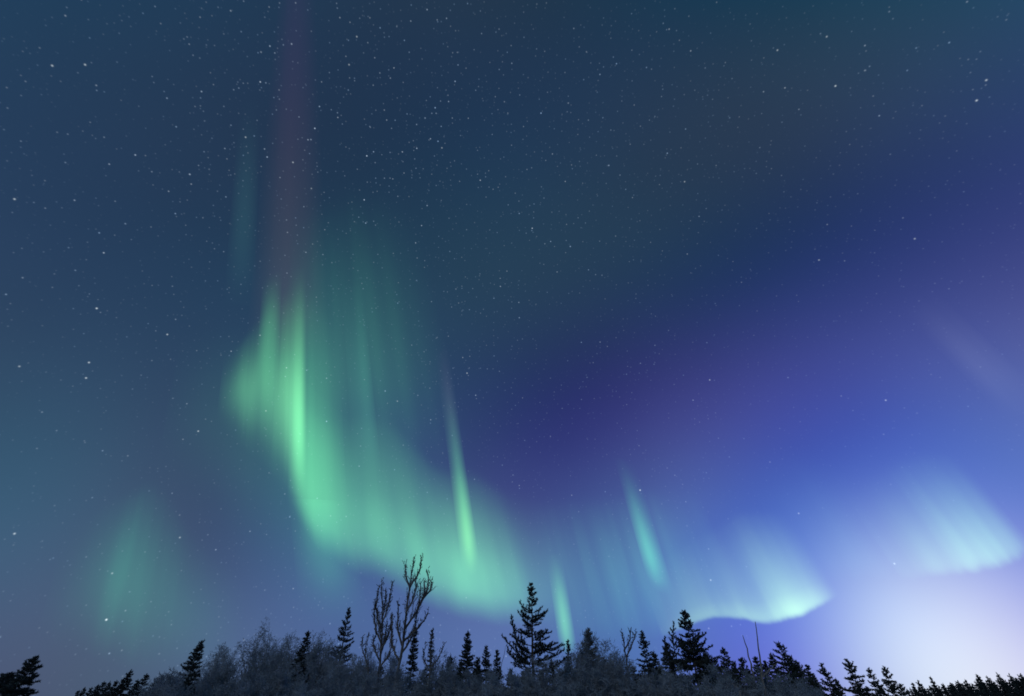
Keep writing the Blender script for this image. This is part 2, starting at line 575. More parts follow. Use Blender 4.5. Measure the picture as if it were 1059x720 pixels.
curtain("rose_pillar", [(252, 372, 450), (290, 376, 450), (342, 376, 450)], [(0, 0), (.2, .3), (.45, .95), (.58, 1), (.75, .55), (.88, .2), (1, 0)],
        [(0, (0, 0, 0)), (.1, (.034, .026, .018)), (.28, (.026, .016, .013)), (.6, (.015, .004, .013)), (.85, (.010, .000, .010)), (1, (0, 0, 0))], 1.0,
        streaks=(.35, 3, .4), seed=4, parent=main, nv=34)
curtain("foot", [(296, 515, 110), (318, 560, 150), (345, 586, 165), (385, 606, 190), (430, 628, 205), (480, 646, 180), (525, 653, 180), (562, 652, 160), (600, 646, 150)],
        [(0, 0), (.08, .5), (.2, .62), (.45, .62), (.60, .9), (.72, 1), (.81, .6), (.9, .2), (1, 0)],
        prof((.13, .58, .20), [(0, 0), (.05, .1), (.12, .45), (.2, .85), (.34, .97), (.5, .6), (.68, .34), (.84, .13), (1, 0)]), 0.97, streaks=(.4, 10, .8), seed=5, parent=main, nu=90, nv=30, ragged=(.06, 7))
curtain("glow", [(300, 508, 130), (318, 572, 180), (355, 580, 160), (400, 585, 130)],
        [(0, 0), (.2, .7), (.4, 1), (.7, .4), (1, 0)],
        prof((.06, .34, .11), [(0, 0), (.15, .2), (.35, .9), (.55, .8), (.8, .25), (1, 0)]), 0.75, seed=6, parent=main)
curtain("spur", [(310, 650, 135), (386, 650, 135)], [(0, 0), (.25, .3), (.52, 1), (.75, .4), (1, 0)],
        prof((.025, .16, .07), [(0, 0), (.2, .15), (.4, .5), (.7, 1), (1, .3)]), 1.3, seed=7, parent=main, nu=20, zenith=(260, 100))
curtain("veil", [(290, 500, 300), (390, 520, 345), (500, 520, 345)], [(0, 0), (.15, .6), (.3, .9), (.45, .8), (.58, .85), (.74, .4), (.88, .12), (1, 0)],
        prof((.035, .17, .085), [(0, 0), (.12, .25), (.3, .75), (.42, .9), (.58, .6), (.74, .28), (.88, .07), (1, 0)]), 0.70, streaks=(.55, 9, .3), seed=8, parent=main, ragged=(.08, 8))
curtain("streak", [(366, 500, 210), (396, 500, 210)], [(0, 0), (.4, .5), (.7, 1), (1, 0)],
        prof((.02, .10, .06), [(0, 0), (.2, .7), (.5, 1), (.75, .4), (1, 0)]), 0.9, seed=9, parent=main, nu=16)
curtain("streak", [(230, 320, 220), (264, 320, 220)], WIN,
        prof((.012, .050, .042), [(0, 0), (.15, .4), (.35, .9), (.6, .7), (.82, .2), (1, 0)]), 0.7, seed=10, parent=main, nu=16, zenith=(280, -300))

def single(label, *a, **k):
    return tag(curtain("aurora_ray", *a, **k), label, "aurora", AG)


single("slender bright green aurora ray ending above the left side of the tallest spruce", [(478, 594, 235), (488, 600, 245), (498, 594, 245)],
       [(0, 0), (.3, .4), (.58, 1), (.8, .4), (1, 0)],
        [(0, (0, 0, 0)), (.06, (.07, .24, .06)), (.15, (.20, .70, .18)), (.3, (.13, .56, .18)), (.48, (.05, .24, .10)), (.7, (.035, .06, .05)), (.86, (.02, .012, .025)), (1, (0, 0, 0))], 0.9, zenith=(368, -300), seed=11, nu=24)
single("short narrow green aurora ray just right of the tallest spruce", [(579, 676, 104), (588, 678, 108), (598, 676, 108)],
       [(0, 0), (.3, .5), (.55, 1), (.8, .4), (1, 0)],
       prof((.12, .50, .14), [(0, 0), (.12, .7), (.35, 1), (.62, .45), (.82, .14), (1, 0)]), 1.1, zenith=(440, -300), seed=12, nu=24)
single("soft teal aurora ray high above the dense double-topped spruce", [(671, 606, 140), (684, 616, 150), (699, 617, 145)],
       [(0, 0), (.3, .6), (.52, 1), (.75, .4), (1, 0)],
       prof((.07, .44, .18), [(0, 0), (.08, .25), (.24, 1), (.42, .75), (.62, .36), (.82, .1), (1, 0)]), 1.0, zenith=(420, -300), seed=13, nu=28)
tag(curtain("aurora_curtain", [(684, 664, 75), (712, 652, 85), (742, 643, 95), (770, 646, 112), (798, 650, 130), (824, 645, 140), (848, 634, 130), (872, 619, 110)],
        [(0, 0), (.14, .35), (.3, .5), (.5, .55), (.64, .8), (.76, 1), (.85, .95), (.91, .55), (.96, .15), (1, 0)],
        prof((.38, .72, .19), [(0, 0), (.012, .1), (.03, .5), (.05, .9), (.075, 1), (.13, .9), (.22, .60), (.36, .43), (.55, .27), (.75, .11), (.9, .03), (1, 0)]), 1.0, zenith=(330, -300), streaks=(.38, 8, .5), seed=14, nu=80, nv=40, ragged=(.04, 8)),
    "pale mint aurora curtain with a sharp bright lower edge, right of the double-topped spruce", "aurora", AG)
tag(curtain("aurora_curtain", [(935, 606, 120), (960, 602, 135), (990, 600, 150), (1025, 596, 165), (1054, 587, 165), (1078, 572, 150)],
        [(0, 0), (.25, .3), (.45, .75), (.62, 1), (.8, .95), (.92, .35), (1, 0)],
        prof((.16, .40, .13), [(0, 0), (.03, .25), (.07, .8), (.13, 1), (.28, .8), (.48, .45), (.7, .18), (.87, .05), (1, 0)]), 0.9, zenith=(330, -300), streaks=(.55, 7, .4), seed=15, nu=60, nv=30, ragged=(.07, 7)),
    "faint pale green aurora curtain at the right edge above the white glow", "aurora", AG)
tag(curtain("aurora_curtain", [(30, 676, 140), (85, 684, 190), (135, 700, 215), (190, 708, 160), (250, 708, 120)],
        [(0, 0), (.12, .12), (.26, .45), (.38, 1), (.47, .9), (.58, .5), (.75, .3), (.88, .1), (1, 0)],
        prof((.020, .17, .085), [(0, 0), (.12, .15), (.28, .7), (.44, 1), (.6, .8), (.76, .4), (.9, .1), (1, 0)]), 0.85, zenith=(300, -300), streaks=(.5, 8, .5), seed=16, nu=40, ragged=(.12, 5)),
    "dim teal aurora patch low on the left above the distant little spruces", "aurora", AG)
tag(curtain("aurora_curtain", [(530, 664, 150), (600, 668, 165), (660, 668, 170), (720, 656, 170), (780, 640, 160)],
        [(0, 0), (.2, .7), (.45, .8), (.65, 1), (.82, .6), (1, 0)],
        prof((.03, .13, .07), [(0, 0), (.12, .45), (.32, .9), (.5, 1), (.7, .6), (.86, .2), (1, 0)]), 0.8, zenith=(380, -300), streaks=(.8, 14, .4), ragged=(.08, 12), seed=17, nu=50),
    "faint striped blue-green aurora veil between the tallest spruce and the double-topped one", "aurora", AG)
tag(curtain("aurora_curtain", [(835, 612, 150), (880, 606, 170), (925, 604, 170), (960, 600, 150)],
        [(0, 0), (.3, .8), (.55, 1), (.8, .5), (1, 0)],
        prof((.035, .09, .07), [(0, 0), (.06, .4), (.16, 1), (.4, .7), (.7, .25), (.88, .06), (1, 0)]), 0.45, zenith=(330, -300), streaks=(.5, 6, .4), seed=18, nu=40, nv=24, ragged=(.05, 8)),
    "hazy pale blue aurora veil linking the mint curtain to the one at the right edge", "aurora", AG)
tag(curtain("aurora_ray", [(1046, 440, 180), (1066, 428, 180), (1086, 412, 180)],
        WIN, prof((.04, .045, .05), [(0, 0), (.2, .5), (.42, 1), (.7, .4), (.88, .1), (1, 0)]), 0.8, zenith=(330, -300), streaks=(.4, 4, .4), seed=19, nu=24, ragged=(.05, 4)),
    "very faint violet aurora ray slanting through the sky at the right edge, halfway up", "aurora", AG)

# ------------------------------------------------------------------ trees
def gz(x, y):
    return float(ground_z(np.array(x), np.array(y))) - 0.05


def spruce_meshes(h, slope, px, seed, density=1.0, knobby=0.0, extra=(), rag=0.25, trunk_r=None, bare_top=0.0):
    """trunk, limbs and needles of a spruce h metres tall; px = metres one picture element covers at the tree"""
    rng = np.random.default_rng(seed)
    k = max(px / 0.055, 0.7)
    tr = Wood()
    n = 14
    zz = np.linspace(0, h, n)
    wob = np.cumsum(rng.normal(0, 0.004 * h, (n, 2)), 0) * np.linspace(0, 1, n)[:, None]
    wob -= wob[-1] * (zz / h)[:, None]
    r0 = trunk_r or 0.012 * h + 0.03
    axis = np.column_stack([wob, zz])
    tr.tube(axis, np.maximum(r0 * (1 - zz / h) ** 0.9, 0.10 * px + 0.004), 7)

    def on_axis(z):
        return np.array([np.interp(z, zz, axis[:, 0]), np.interp(z, zz, axis[:, 1]), z])
    limbs = Wood()
    sp, sd, sl, sw = [], [], [], []       # shoots: start, direction, length, needle weight
    branches = []
    dz = 0.10 * k
    az0 = rng.random() * 6.28
    while dz < h * 0.93:
        z = h - dz
        step = (0.085 + 0.13 * knobby) * k ** 0.4 * (0.8 + 0.5 * rng.random()) * (1 + 0.5 * dz / h)
        nb = rng.integers(4, 7) if dz < h * .6 else rng.integers(3, 6)
        az0 += 0.9
        if dz > bare_top:
            for b in range(nb):
                L = (slope * dz ** 0.93) * (1 - rag + 2 * rag * rng.random()) + 0.04 * k ** .5
                if rng.random() < .10: L *= .55
                L = min(L, 0.34 * h)
                el = np.interp(dz / h, [0, .12, .4, 1], [0.75, 0.30, -0.05, -0.40]) + .12 * knobby + rng.normal(0, .17)
                branches.append((z + rng.normal(0, .04 * k), az0 + b * 6.283 / nb + rng.normal(0, .25), L, el, 0.08 + .22 * knobby))
        dz += step
    for b in branches:
        z, a, L, el, up = b
        o = on_axis(min(max(z, 0.05), h * .99))
        q = np.linspace(0, 1, 6)
        hor = np.array([math.cos(a), math.sin(a), 0])
        pts = o + hor * (L * q * math.cos(el))[:, None] + np.array([0, 0, 1.]) * (L * (math.sin(el) * q + up * (q ** 2.2 - .35 * q)))[:, None]
        low = z < h * .30
        add_limb(limbs, pts, L, k, rng, sp, sd, sl, knobby, low)
    for pts, L in extra:
        add_limb(limbs, spline(pts, 9), L, k, rng, sp, sd, sl, knobby, False)
    # leader
    sp.append(on_axis(h - .35 * k ** .5)); sd.append(np.array([0, 0, 1.])); sl.append(.36 * k ** .5)
    P, Dv, Ln = np.array(sp), np.array(sd), np.array(sl)
    nd = Wood()
    limbs.segs(P, P + Dv * Ln[:, None], 0.006 * k ** .7, 0.003 * k ** .7)
    cnt = np.maximum((Ln * 210 / k * density).astype(int), 2)
    idx = np.repeat(np.arange(len(P)), cnt)
    f = rng.random(len(idx))
    pos = P[idx] + Dv[idx] * (Ln[idx] * f)[:, None]
    dr = Dv[idx] * 0.75 + rng.normal(size=(len(idx), 3)) * 0.62
    nd.needles(pos, dr, 0.070 * k ** .7, 0.025 * k ** .9, rng)
    nl = limbs.faces()
    limbs.join(nd)
    crown = limbs.mesh("crown")
    crown.polygons.foreach_set("material_index", np.concatenate([np.zeros(nl, np.int32), np.ones(len(crown.polygons) - nl, np.int32)]))
    return tr.mesh("trunk", True), crown


def add_limb(limbs, pts, L, k, rng, sp, sd, sl, knobby, low):
    n = len(pts)
    limbs.tube(pts, np.linspace(0.010 * k ** .5 + .008 * L, .004 * k ** .5, n), 4)
    seg = np.diff(pts, axis=0)
    ln = np.linalg.norm(seg, axis=1)
    cum = np.concatenate([[0], np.cumsum(ln)])
    for i in range(n - 1):                                   # the axis carries needles too
        if cum[i] > 0.12 * cum[-1]:
            sp.append(pts[i]); sd.append(seg[i] / ln[i]); sl.append(ln[i])
    step = (0.085 if not low else .2) * k ** .7
    s = 0.18 * cum[-1]
    side = 1
    while s < cum[-1]:
        i = min(np.searchsorted(cum, s) - 1, n - 2); i = max(i, 0)
        p = pts[i] + seg[i] * ((s - cum[i]) / ln[i])
        ax = seg[i] / ln[i]
        sidev = np.cross(ax, [0, 0, 1.]); sidev /= np.linalg.norm(sidev) + 1e-6
        upv = np.cross(sidev, ax)
        d = ax * .75 + sidev * side * .75 + upv * (rng.normal(0.05 + .25 * knobby, .28)) + rng.normal(0, .1, 3)
        d /= np.linalg.norm(d)
        length = (0.30 * (cum[-1] - s) + 0.09 * k ** .5) * (0.6 + .6 * rng.random())
        sp.append(p); sd.append(d); sl.append(length)
        if length > .22 * k ** .6:                                 # twigs of the larger shoots
            for _ in range(int(length / (.16 * k ** .8))):
                f = .3 + .65 * rng.random()
                d2 = d + rng.normal(0, .55, 3); d2 /= np.linalg.norm(d2)
                sp.append(p + d * length * f); sd.append(d2); sl.append((.10 + .05 * rng.random()) * k ** .6)
        side = -side
        s += step * (.7 + .6 * rng.random())


SPRUCES = "spruce trees along the tree line"


def plant_spruce(label, px, py, y, slope, seed, density=1.0, knobby=0.0, frost=False, tilt=0.0, extra_px=(), group=SPRUCES, rag=.25, name="spruce_tree", bare_top=0.0):
    top = at(px, py, y)
    h0 = gz(top.x, y)
    h = top.z - h0
    root = empty(name, (top.x - math.tan(tilt) * h, y, h0))
    root.rotation_euler = (0, tilt, 0)
    extra = []
    for poly in extra_px:
        pts = [np.array(at(a, b, y + dy) - root.location) for a, b, dy in poly]
        extra.append((pts, 0.9))
    size = (EYE - top).length / FPX * 1.1
    ms = spruce_meshes(h / math.cos(tilt), slope, size, seed, density, knobby, extra, rag, bare_top=bare_top)
    nm = M_FROSTED_NEEDLE if frost else M_NEEDLE
    link_mesh("trunk", ms[0], M_BARK, root)
    ms[1].materials.append(M_BARK if not frost else M_TWIG)
    ms[1].materials.append(nm)
    link_mesh("crown", ms[1], None, root)
    return tag(root, label, "spruce tree", group)


def copy_tree(src, loc, rz, scale, label=None):
    r = src.copy(); C.objects.link(r)
    r.location = loc; r.rotation_euler = (0, 0, rz); r.scale = (scale, scale, scale)
    if label: r["label"] = label
    for ch in src.children:
        c = ch.copy(); C.objects.link(c); c.parent = r
    return r


# the conifers one can tell apart, left to right: label, tip, depth, slope, seed, ...
plant_spruce("dark spruce cut off by the left edge in the bottom left corner", 36, 680, 17, .46, 1, 1.7, .05, tilt=.03)
plant_spruce("low dark spruce tucked against the corner spruce at the far left", 10, 697, 18, .75, 2, 1.7, .05)
plant_spruce("dark pointed spruce rising from the left end of the frosty bushes", 209, 663, 28, .34, 3, 1.1, .2)
plant_spruce("thin dark spruce tip poking out of the frosty bushes, left of the knobby narrow spruce", 319, 653, 29, .24, 4, 1.1, .3)
plant_spruce("narrow knobby spruce with ragged tip, left of the bare trees", 361, 629, 32, .26, 5, .85, .9, rag=.4)
plant_spruce("dark columnar spruce standing behind the taller bare tree", 430, 648, 34, .15, 6, 1.1, .2)
plant_spruce("very thin dead-looking spire just right of the taller bare tree", 447, 650, 33, .085, 7, .7, .5)
plant_spruce("short spruce at the left foot of the pointed trio between bare trees and tallest spruce", 466, 678, 38, .30, 8)
plant_spruce("tallest of the pointed spruces between the bare trees and the tallest spruce", 484, 653, 36, .27, 9, 1.1, .2)
plant_spruce("slim pointed spruce, second left of the tallest spruce", 503, 668, 38, .24, 10, 1.0, .2)
plant_spruce("slim pointed spruce close beside the tallest spruce on its left", 514, 672, 40, .22, 11, 1.0, .2)
Y = 25.0
plant_spruce("tallest spruce in the middle, open and knobby with long lopsided limbs", 549, 604, Y, .36, 12, .95, 1.0, rag=.38, extra_px=(
    [(549, 690, 0), (538, 678, -.4), (527, 667, -.6), (519, 657, -.7)],
    [(546, 684, 0), (537, 668, -.3), (531, 650, -.4), (529, 637, -.4)],
    [(546, 695, 0), (536, 688, -.3), (528, 676, -.5), (524, 668, -.5)],
    [(552, 684, 0), (563, 673, -.4), (574, 670, -.5), (584, 667, -.5)],
    [(552, 676, 0), (562, 671, -.3), (570, 673, -.6), (578, 670, -.7)],
    [(550, 662, 0), (558, 656, -.2), (566, 655, -.4), (570, 654, -.4)],
    [(550, 640, 0), (556, 637, -.1), (562, 634, -.2), (566, 632, -.2)],
    [(548, 632, 0), (543, 629, -.1), (539, 625, -.2), (537, 622, -.2)]))
plant_spruce("very slim dark spruce right of the tallest spruce, under its long right limb", 587, 662, 34, .12, 13, .9, .5)
plant_spruce("short spruce under the right limb of the tallest spruce", 571, 684, 33, .26, 14)
plant_spruce("frost-covered dense spruce with dark tip, right of the slim dark spruce", 608, 650, 31, .36, 15, 1.2, .1, frost=True)
plant_spruce("narrow spruce with blunt top beside the looped bare sapling", 664, 653, 34, .32, 16, .9, .6)
plant_spruce("dense dark double-topped spruce, second tallest conifer, taller leader", 707, 632, 29, .50, 17, 1.25, .5, rag=.35, extra_px=(
    [(702, 688, 0), (697, 670, -.3), (696, 655, -.3), (697, 644, -.3)],
    [(700, 694, 0), (691, 682, -.3), (688, 668, -.4), (688, 658, -.4)],
    [(710, 690, 0), (720, 676, -.2), (727, 668, -.3), (730, 661, -.3)],
    [(709, 682, 0), (716, 672, -.2), (721, 664, -.2), (723, 659, -.2)]))
plant_spruce("small even spruce right of the double-topped spruce", 747, 670, 38, .40, 18, 1.1, .3)
plant_spruce("bushy little spruce left of the two bare stems", 766, 681, 36, .45, 19, 1.0, .5)
plant_spruce("fluffy broad spruce right of the two bare stems", 805, 664, 33, .44, 20, 1.0, .9, rag=.45)
plant_spruce("lower spruce leaning against the fluffy broad spruce on its right", 823, 683, 36, .40, 21, 1.1, .4)
plant_spruce("squat spruce between the two bare stems and the fluffy broad spruce", 791, 684, 37, .40, 22, 1.1, .4)
plant_spruce("conical spruce against the pale glow, left of the ragged one", 850, 688, 45, .42, 23, 1.2, .3)
plant_spruce("ragged full spruce standing highest against the pale glow", 876, 682, 42, .44, 24, 1.2, .5, rag=.4)
plant_spruce("slender leaning spruce right of the ragged one against the glow", 898, 692, 46, .30, 25, 1.1, .5, tilt=-.06, rag=.4)
plant_spruce("open-branched spruce with sharp tip at the right end of the near trees", 914, 690, 47, .42, 26, 1.0, .8, rag=.45)
plant_spruce("thin spruce tip between the conical and the ragged spruce", 864, 702, 48, .22, 27)
plant_spruce("stubby spruce at the foot of the open-branched spruce", 930, 707, 60, .5, 28, 1.1, .5)

# filler conifers between them, alike and half hidden
GL = "small dark spruces filling in behind the near trees"
LF = "small half-hidden dark spruce filling the gaps behind the near trees"
fill_src = [plant_spruce(LF, x, y, d, s, 40 + i, 1.1, .3, group=GL) for i, (x, y, d, s) in enumerate(
    [(395, 688, 46, .34), (528, 692, 48, .36), (681, 690, 50, .38)])]
rngf = random.Random(5)
for i, (x, y) in enumerate([(412, 692), (440, 690), (457, 694), (475, 690), (494, 690), (541, 694), (560, 694), (579, 700), (596, 696), (625, 680), (640, 688), (632, 684), (676, 674), (689, 666), (729, 676), (739, 682), (758, 684), (781, 680), (797, 676), (816, 678), (834, 688), (477, 684), (494, 680),
                            (655, 690), (672, 686), (694, 688), (724, 684), (735, 690), (757, 692), (775, 694), (784, 696), (815, 694), (836, 695), (843, 701),
                            (885, 704), (907, 706), (922, 710), (860, 706), (378, 690), (300, 690), (340, 692), (270, 694), (235, 694)]):
    d = rngf.uniform(44, 60)
    p = at(x, y, d)
    src = fill_src[i % 3]
    z0 = gz(p.x, d)
    h_src = at(*[(395, 688, 46), (528, 692, 48), (681, 690, 50)][i % 3]).z - src.location.z
    copy_tree(src, (p.x, d, z0), rngf.uniform(0, 6.28), (p.z - z0) / h_src)

# the far forest: little spires on the right against the glow, and a short row on the left
FARG = "distant spruces in a row under the white glow"
FARL = "tiny distant spruce in the row under the white glow at lower right"
far_src = [plant_spruce(FARL, x, y, d, s, 60 + i, 1.3, .2, group=FARG) for i, (x, y, d, s) in enumerate(
    [(962, 700, 110, .16), (1010, 698, 115, .34), (1043, 697, 120, .15), (990, 704, 118, .42)])]
far_h = [at(x, y, d).z - s.location.z for (x, y, d), s in zip([(962, 700, 110), (1010, 698, 115), (1043, 697, 120), (990, 704, 118)], far_src)]
i = 0
rngf = random.Random(9)
x = 938.0
tops = {943: 706, 949: 704, 975: 707, 983: 706, 998: 703, 1021: 700, 1031: 696, 1055: 697, 1063: 696}
spots = [(a, b) for a, b in tops.items()]
while x < 1075:
    spots.append((x, np.interp(x, [938, 960, 985, 1010, 1040, 1075], [713, 710.5, 708.5, 706, 703, 701]) + rngf.uniform(-2.0, 2.2)))
    x += rngf.uniform(2.2, 3.8)
for (x, y) in spots:
    d = rngf.uniform(105, 150)
    p = at(x, y, d); z0 = gz(p.x, d); q = i % 4; i += 1
    copy_tree(far_src[q], (p.x, d, z0), rngf.uniform(0, 6.28), (p.z - z0) / far_h[q])
LEFG = "distant spruces in a row at lower left"
LEFL = "tiny distant spruce in the short row at lower left"
left_src = [plant_spruce(LEFL, x, y, d, s, 70 + i, 1.3, .2, group=LEFG) for i, (x, y, d, s) in enumerate(
    [(136, 693, 80, .34), (152, 697, 82, .42)])]
left_h = [at(x, y, d).z - s.location.z for (x, y, d), s in zip([(136, 693, 80), (152, 697, 82)], left_src)]
for i, (x, y) in enumerate([(88, 711), (95, 711), (102, 708), (108, 705), (114, 705), (121, 704), (128, 702), (143, 703), (160, 705), (167, 700), (175, 698), (82, 714), (184, 700)]):
    d = rngf.uniform(75, 95)
    p = at(x, y, d); z0 = gz(p.x, d)
    copy_tree(left_src[i % 2], (p.x, d, z0), rngf.uniform(0, 6.28), (p.z - z0) / left_h[i % 2])


# ------------------------------------------------------------------ bare trees and frosty bushes
def twig_spray(w, pts, r, rng, length, step, px, depth=1, angle=.6, up=.35, spurs=0):
    """alternate twigs along a stem, each with twigs of its own"""
    pts = np.asarray(pts)
    seg = np.diff(pts, axis=0); ln = np.linalg.norm(seg, axis=1); cum = np.concatenate([[0], np.cumsum(ln)])
    s = step * rng.random() + .12 * cum[-1]
    a = rng.random() * 6.28
    while s < cum[-1]:
        i = max(min(np.searchsorted(cum, s) - 1, len(seg) - 1), 0)
        ax = seg[i] / ln[i]; p = pts[i] + ax * (s - cum[i])
        a += 2.4 + rng.normal(0, .4)
        u = np.cross(ax, [.3, 1, .1]); u /= np.linalg.norm(u); v = np.cross(ax, u)
        side = u * math.cos(a) + v * math.sin(a)
        L = length * (0.5 + .8 * rng.random()) * (1.05 - .6 * s / cum[-1])
        q = np.linspace(0, 1, 4)
        d = ax * math.cos(angle) + side * math.sin(angle) + np.array([0, 0, up * .3])
        tp = p + d * (L * q)[:, None] + np.array([0, 0, 1.]) * (up * L * q ** 2 * .6)[:, None] + rng.normal(0, .025 * L, (4, 3)) * q[:, None]
        rr = r * (.62 - .3 * s / cum[-1])
        w.segs(tp[:-1], tp[1:], np.linspace(rr, rr * .55, 3), np.linspace(rr * .8, rr * .4, 3))
        if depth > 0:
            twig_spray(w, tp, rr, rng, L * .42, step * .6, px, depth - 1, angle * 1.1, up)
        if spurs:
            m_ = spurs
            f = rng.random(m_)
            sp0 = tp[0] + (tp[-1] - tp[0]) * f[:, None]
            w.segs(sp0, sp0 + rng.normal(0, 1, (m_, 3)) * .05 + np.array([0, 0, .05]), px * .27, px * .2)
        s += step * (.6 + .8 * rng.random())


def bare_tree(label, y, stems, seed, r0, tw, step, mat, group, depth=1, spurs=0, name="bare_tree", cat="bare tree"):
    """stems: polylines of photograph points with depth offsets; the first one is the trunk"""
    rng = np.random.default_rng(seed)
    foot = at(stems[0][0][0], stems[0][0][1], y)
    z0 = gz(foot.x, y)
    root = empty(name, (foot.x, y, z0))
    tag(root, label, cat, group)
    px = y / FPX * 1.15
    tr, li, tg = Wood(), Wood(), Wood()
    for n, st in enumerate(stems):
        P = [np.array(at(a, b, y + dy) - root.location) for a, b, dy in st]
        if n == 0:
            P = [np.array([P[0][0], P[0][1], 0.0])] + P
        S = spline(P, 12)
        S[1:-1] += rng.normal(0, .012, (10, 3))
        rr = np.linspace(r0 if n == 0 else r0 * .62, r0 * .22, 12)
        (tr if n == 0 else li).tube(S, rr, 6)
        twig_spray(tg, S[3 if n == 0 else 0:], r0 * .28, rng, tw, step * .75, px, depth, angle=.48, up=.5, spurs=spurs)
    link_mesh("trunk", tr.mesh("trunk", True), mat, root)
    if li.n: link_mesh("limbs", li.mesh("limbs", True), mat, root)
    if tg.n: link_mesh("twigs", tg.mesh("twigs"), mat, root)
    return root


BG = "leafless young trees"
bare_tree("taller bare young tree, forking near the top, left of the tallest spruce", 27, [
    [(410, 700, 0), (416, 670, 0), (420, 640, 0), (423, 612, 0), (426, 592, 0), (428, 577, 0)],
    [(424, 608, 0), (420, 596, .1), (419, 584, .1)],
    [(424, 606, 0), (431, 596, -.1), (435, 586, -.1), (436, 576, -.1)],
    [(419, 650, 0), (430, 634, -.2), (438, 618, -.3), (443, 604, -.3), (442, 592, -.3)],
    [(431, 634, -.2), (434, 620, .1), (435, 604, .1)],
    [(438, 618, -.3), (445, 610, -.3), (446, 600, -.3)],
    [(416, 668, 0), (411, 650, .2), (412, 636, .2), (411, 624, .2)],
    [(417, 664, 0), (428, 654, -.1), (437, 644, -.2), (443, 634, -.2)],
    [(421, 632, 0), (427, 620, .2), (430, 608, .2), (430, 598, .2)],
    [(413, 684, 0), (406, 668, .1), (405, 652, .1), (407, 640, .1)],
    [(415, 676, 0), (424, 662, .1), (429, 648, .2), (431, 636, .2)],
    [(436, 622, -.3), (439, 612, -.2), (439, 602, -.2)],
], 101, .095, .40, .12, M_TWIG, BG, 2, 3)
bare_tree("shorter bare young tree with upright twigs, left of the taller one", 28, [
    [(391, 704, 0), (393, 680, 0), (395, 655, 0), (395, 630, 0), (395, 601, 0)],
    [(394, 650, 0), (389, 630, .2), (391, 612, .2), (393, 606, .2)],
    [(395, 645, 0), (401, 628, -.2), (404, 612, -.2), (406, 603, -.2)],
    [(394, 665, 0), (388, 650, .2), (387, 632, .2), (388, 624, .2)],
    [(394, 672, 0), (403, 652, -.1), (405, 636, -.1)],
    [(393, 690, 0), (402, 678, -.2), (405, 664, -.2)],
    [(395, 640, 0), (398, 626, .1), (399, 612, .1)],
    [(394, 660, 0), (391, 644, -.1), (390, 634, -.1)],
    [(394, 676, 0), (398, 660, .2), (400, 646, .2)],
    [(393, 684, 0), (386, 668, .1), (389, 656, .1)],
], 102, .08, .34, .10, M_TWIG, BG, 2, 3)
bare_tree("bare sapling with knobbly twigs at the right of the taller bare tree", 28, [
    [(443, 708, 0), (445, 690, 0), (445, 672, 0), (446, 656, 0)],
    [(445, 690, 0), (454, 680, -.1), (459, 668, -.1)], [(444, 694, 0), (438, 680, .1), (440, 668, .1)],
], 103, .06, .28, .12, M_TWIG, BG, 2, 3)
bare_tree("bare sapling curving over in a loop beside the blunt-topped narrow spruce", 30, [
    [(650, 708, 0), (649, 690, 0), (646, 672, 0), (643, 655, 0)],
    [(648, 680, 0), (653, 668, .1), (657, 658, .1), (658, 653, .1)], [(646, 672, 0), (651, 662, -.1), (652, 652, -.1)],
], 104, .07, .34, .13, M_TWIG, BG, 2, 3)
bare_tree("thin bare sapling in front of the knobby narrow spruce", 27, [
    [(381, 710, 0), (380, 690, 0), (378, 672, 0), (381, 658, 0)], [(379, 684, 0), (374, 668, .1), (375, 660, .1)],
], 105, .045, .30, .12, M_TWIG, BG, 2, 3)
bare_tree("spindly pale stem leaning beside the tallest spruce on its left", 24, [
    [(513, 712, 0), (517, 695, 0), (521, 678, 0), (523, 668, 0)]], 106, .022, .16, .35, M_TWIG, BG, 0, 0)
SG = "two bare pole-like stems"
bare_tree("taller of the two bare pole-like stems without branches", 21, [
    [(791, 712, 0), (787, 690, 0), (784, 668, 0), (781, 643, 0)], [(789, 700, 0), (797, 692, -.1), (803, 686, -.1)]], 107, .055, .10, .9, M_POLE, SG, 0, 0, "bare_sapling", "bare sapling")
bare_tree("shorter of the two bare pole-like stems, leaning left", 22, [
    [(782, 712, 0), (777, 690, 0), (772, 670, 0), (768, 657, 0)]], 108, .05, .10, .9, M_POLE, SG, 0, 0, "bare_sapling", "bare sapling")
bare_tree("pale crooked stem low in front of the small even spruce", 20, [
    [(766, 719, 0), (758, 708, 0), (750, 698, 0), (745, 690, 0)]], 109, .04, .2, .3, M_POLE, BG, 0, 0, "bare_sapling", "bare sapling")


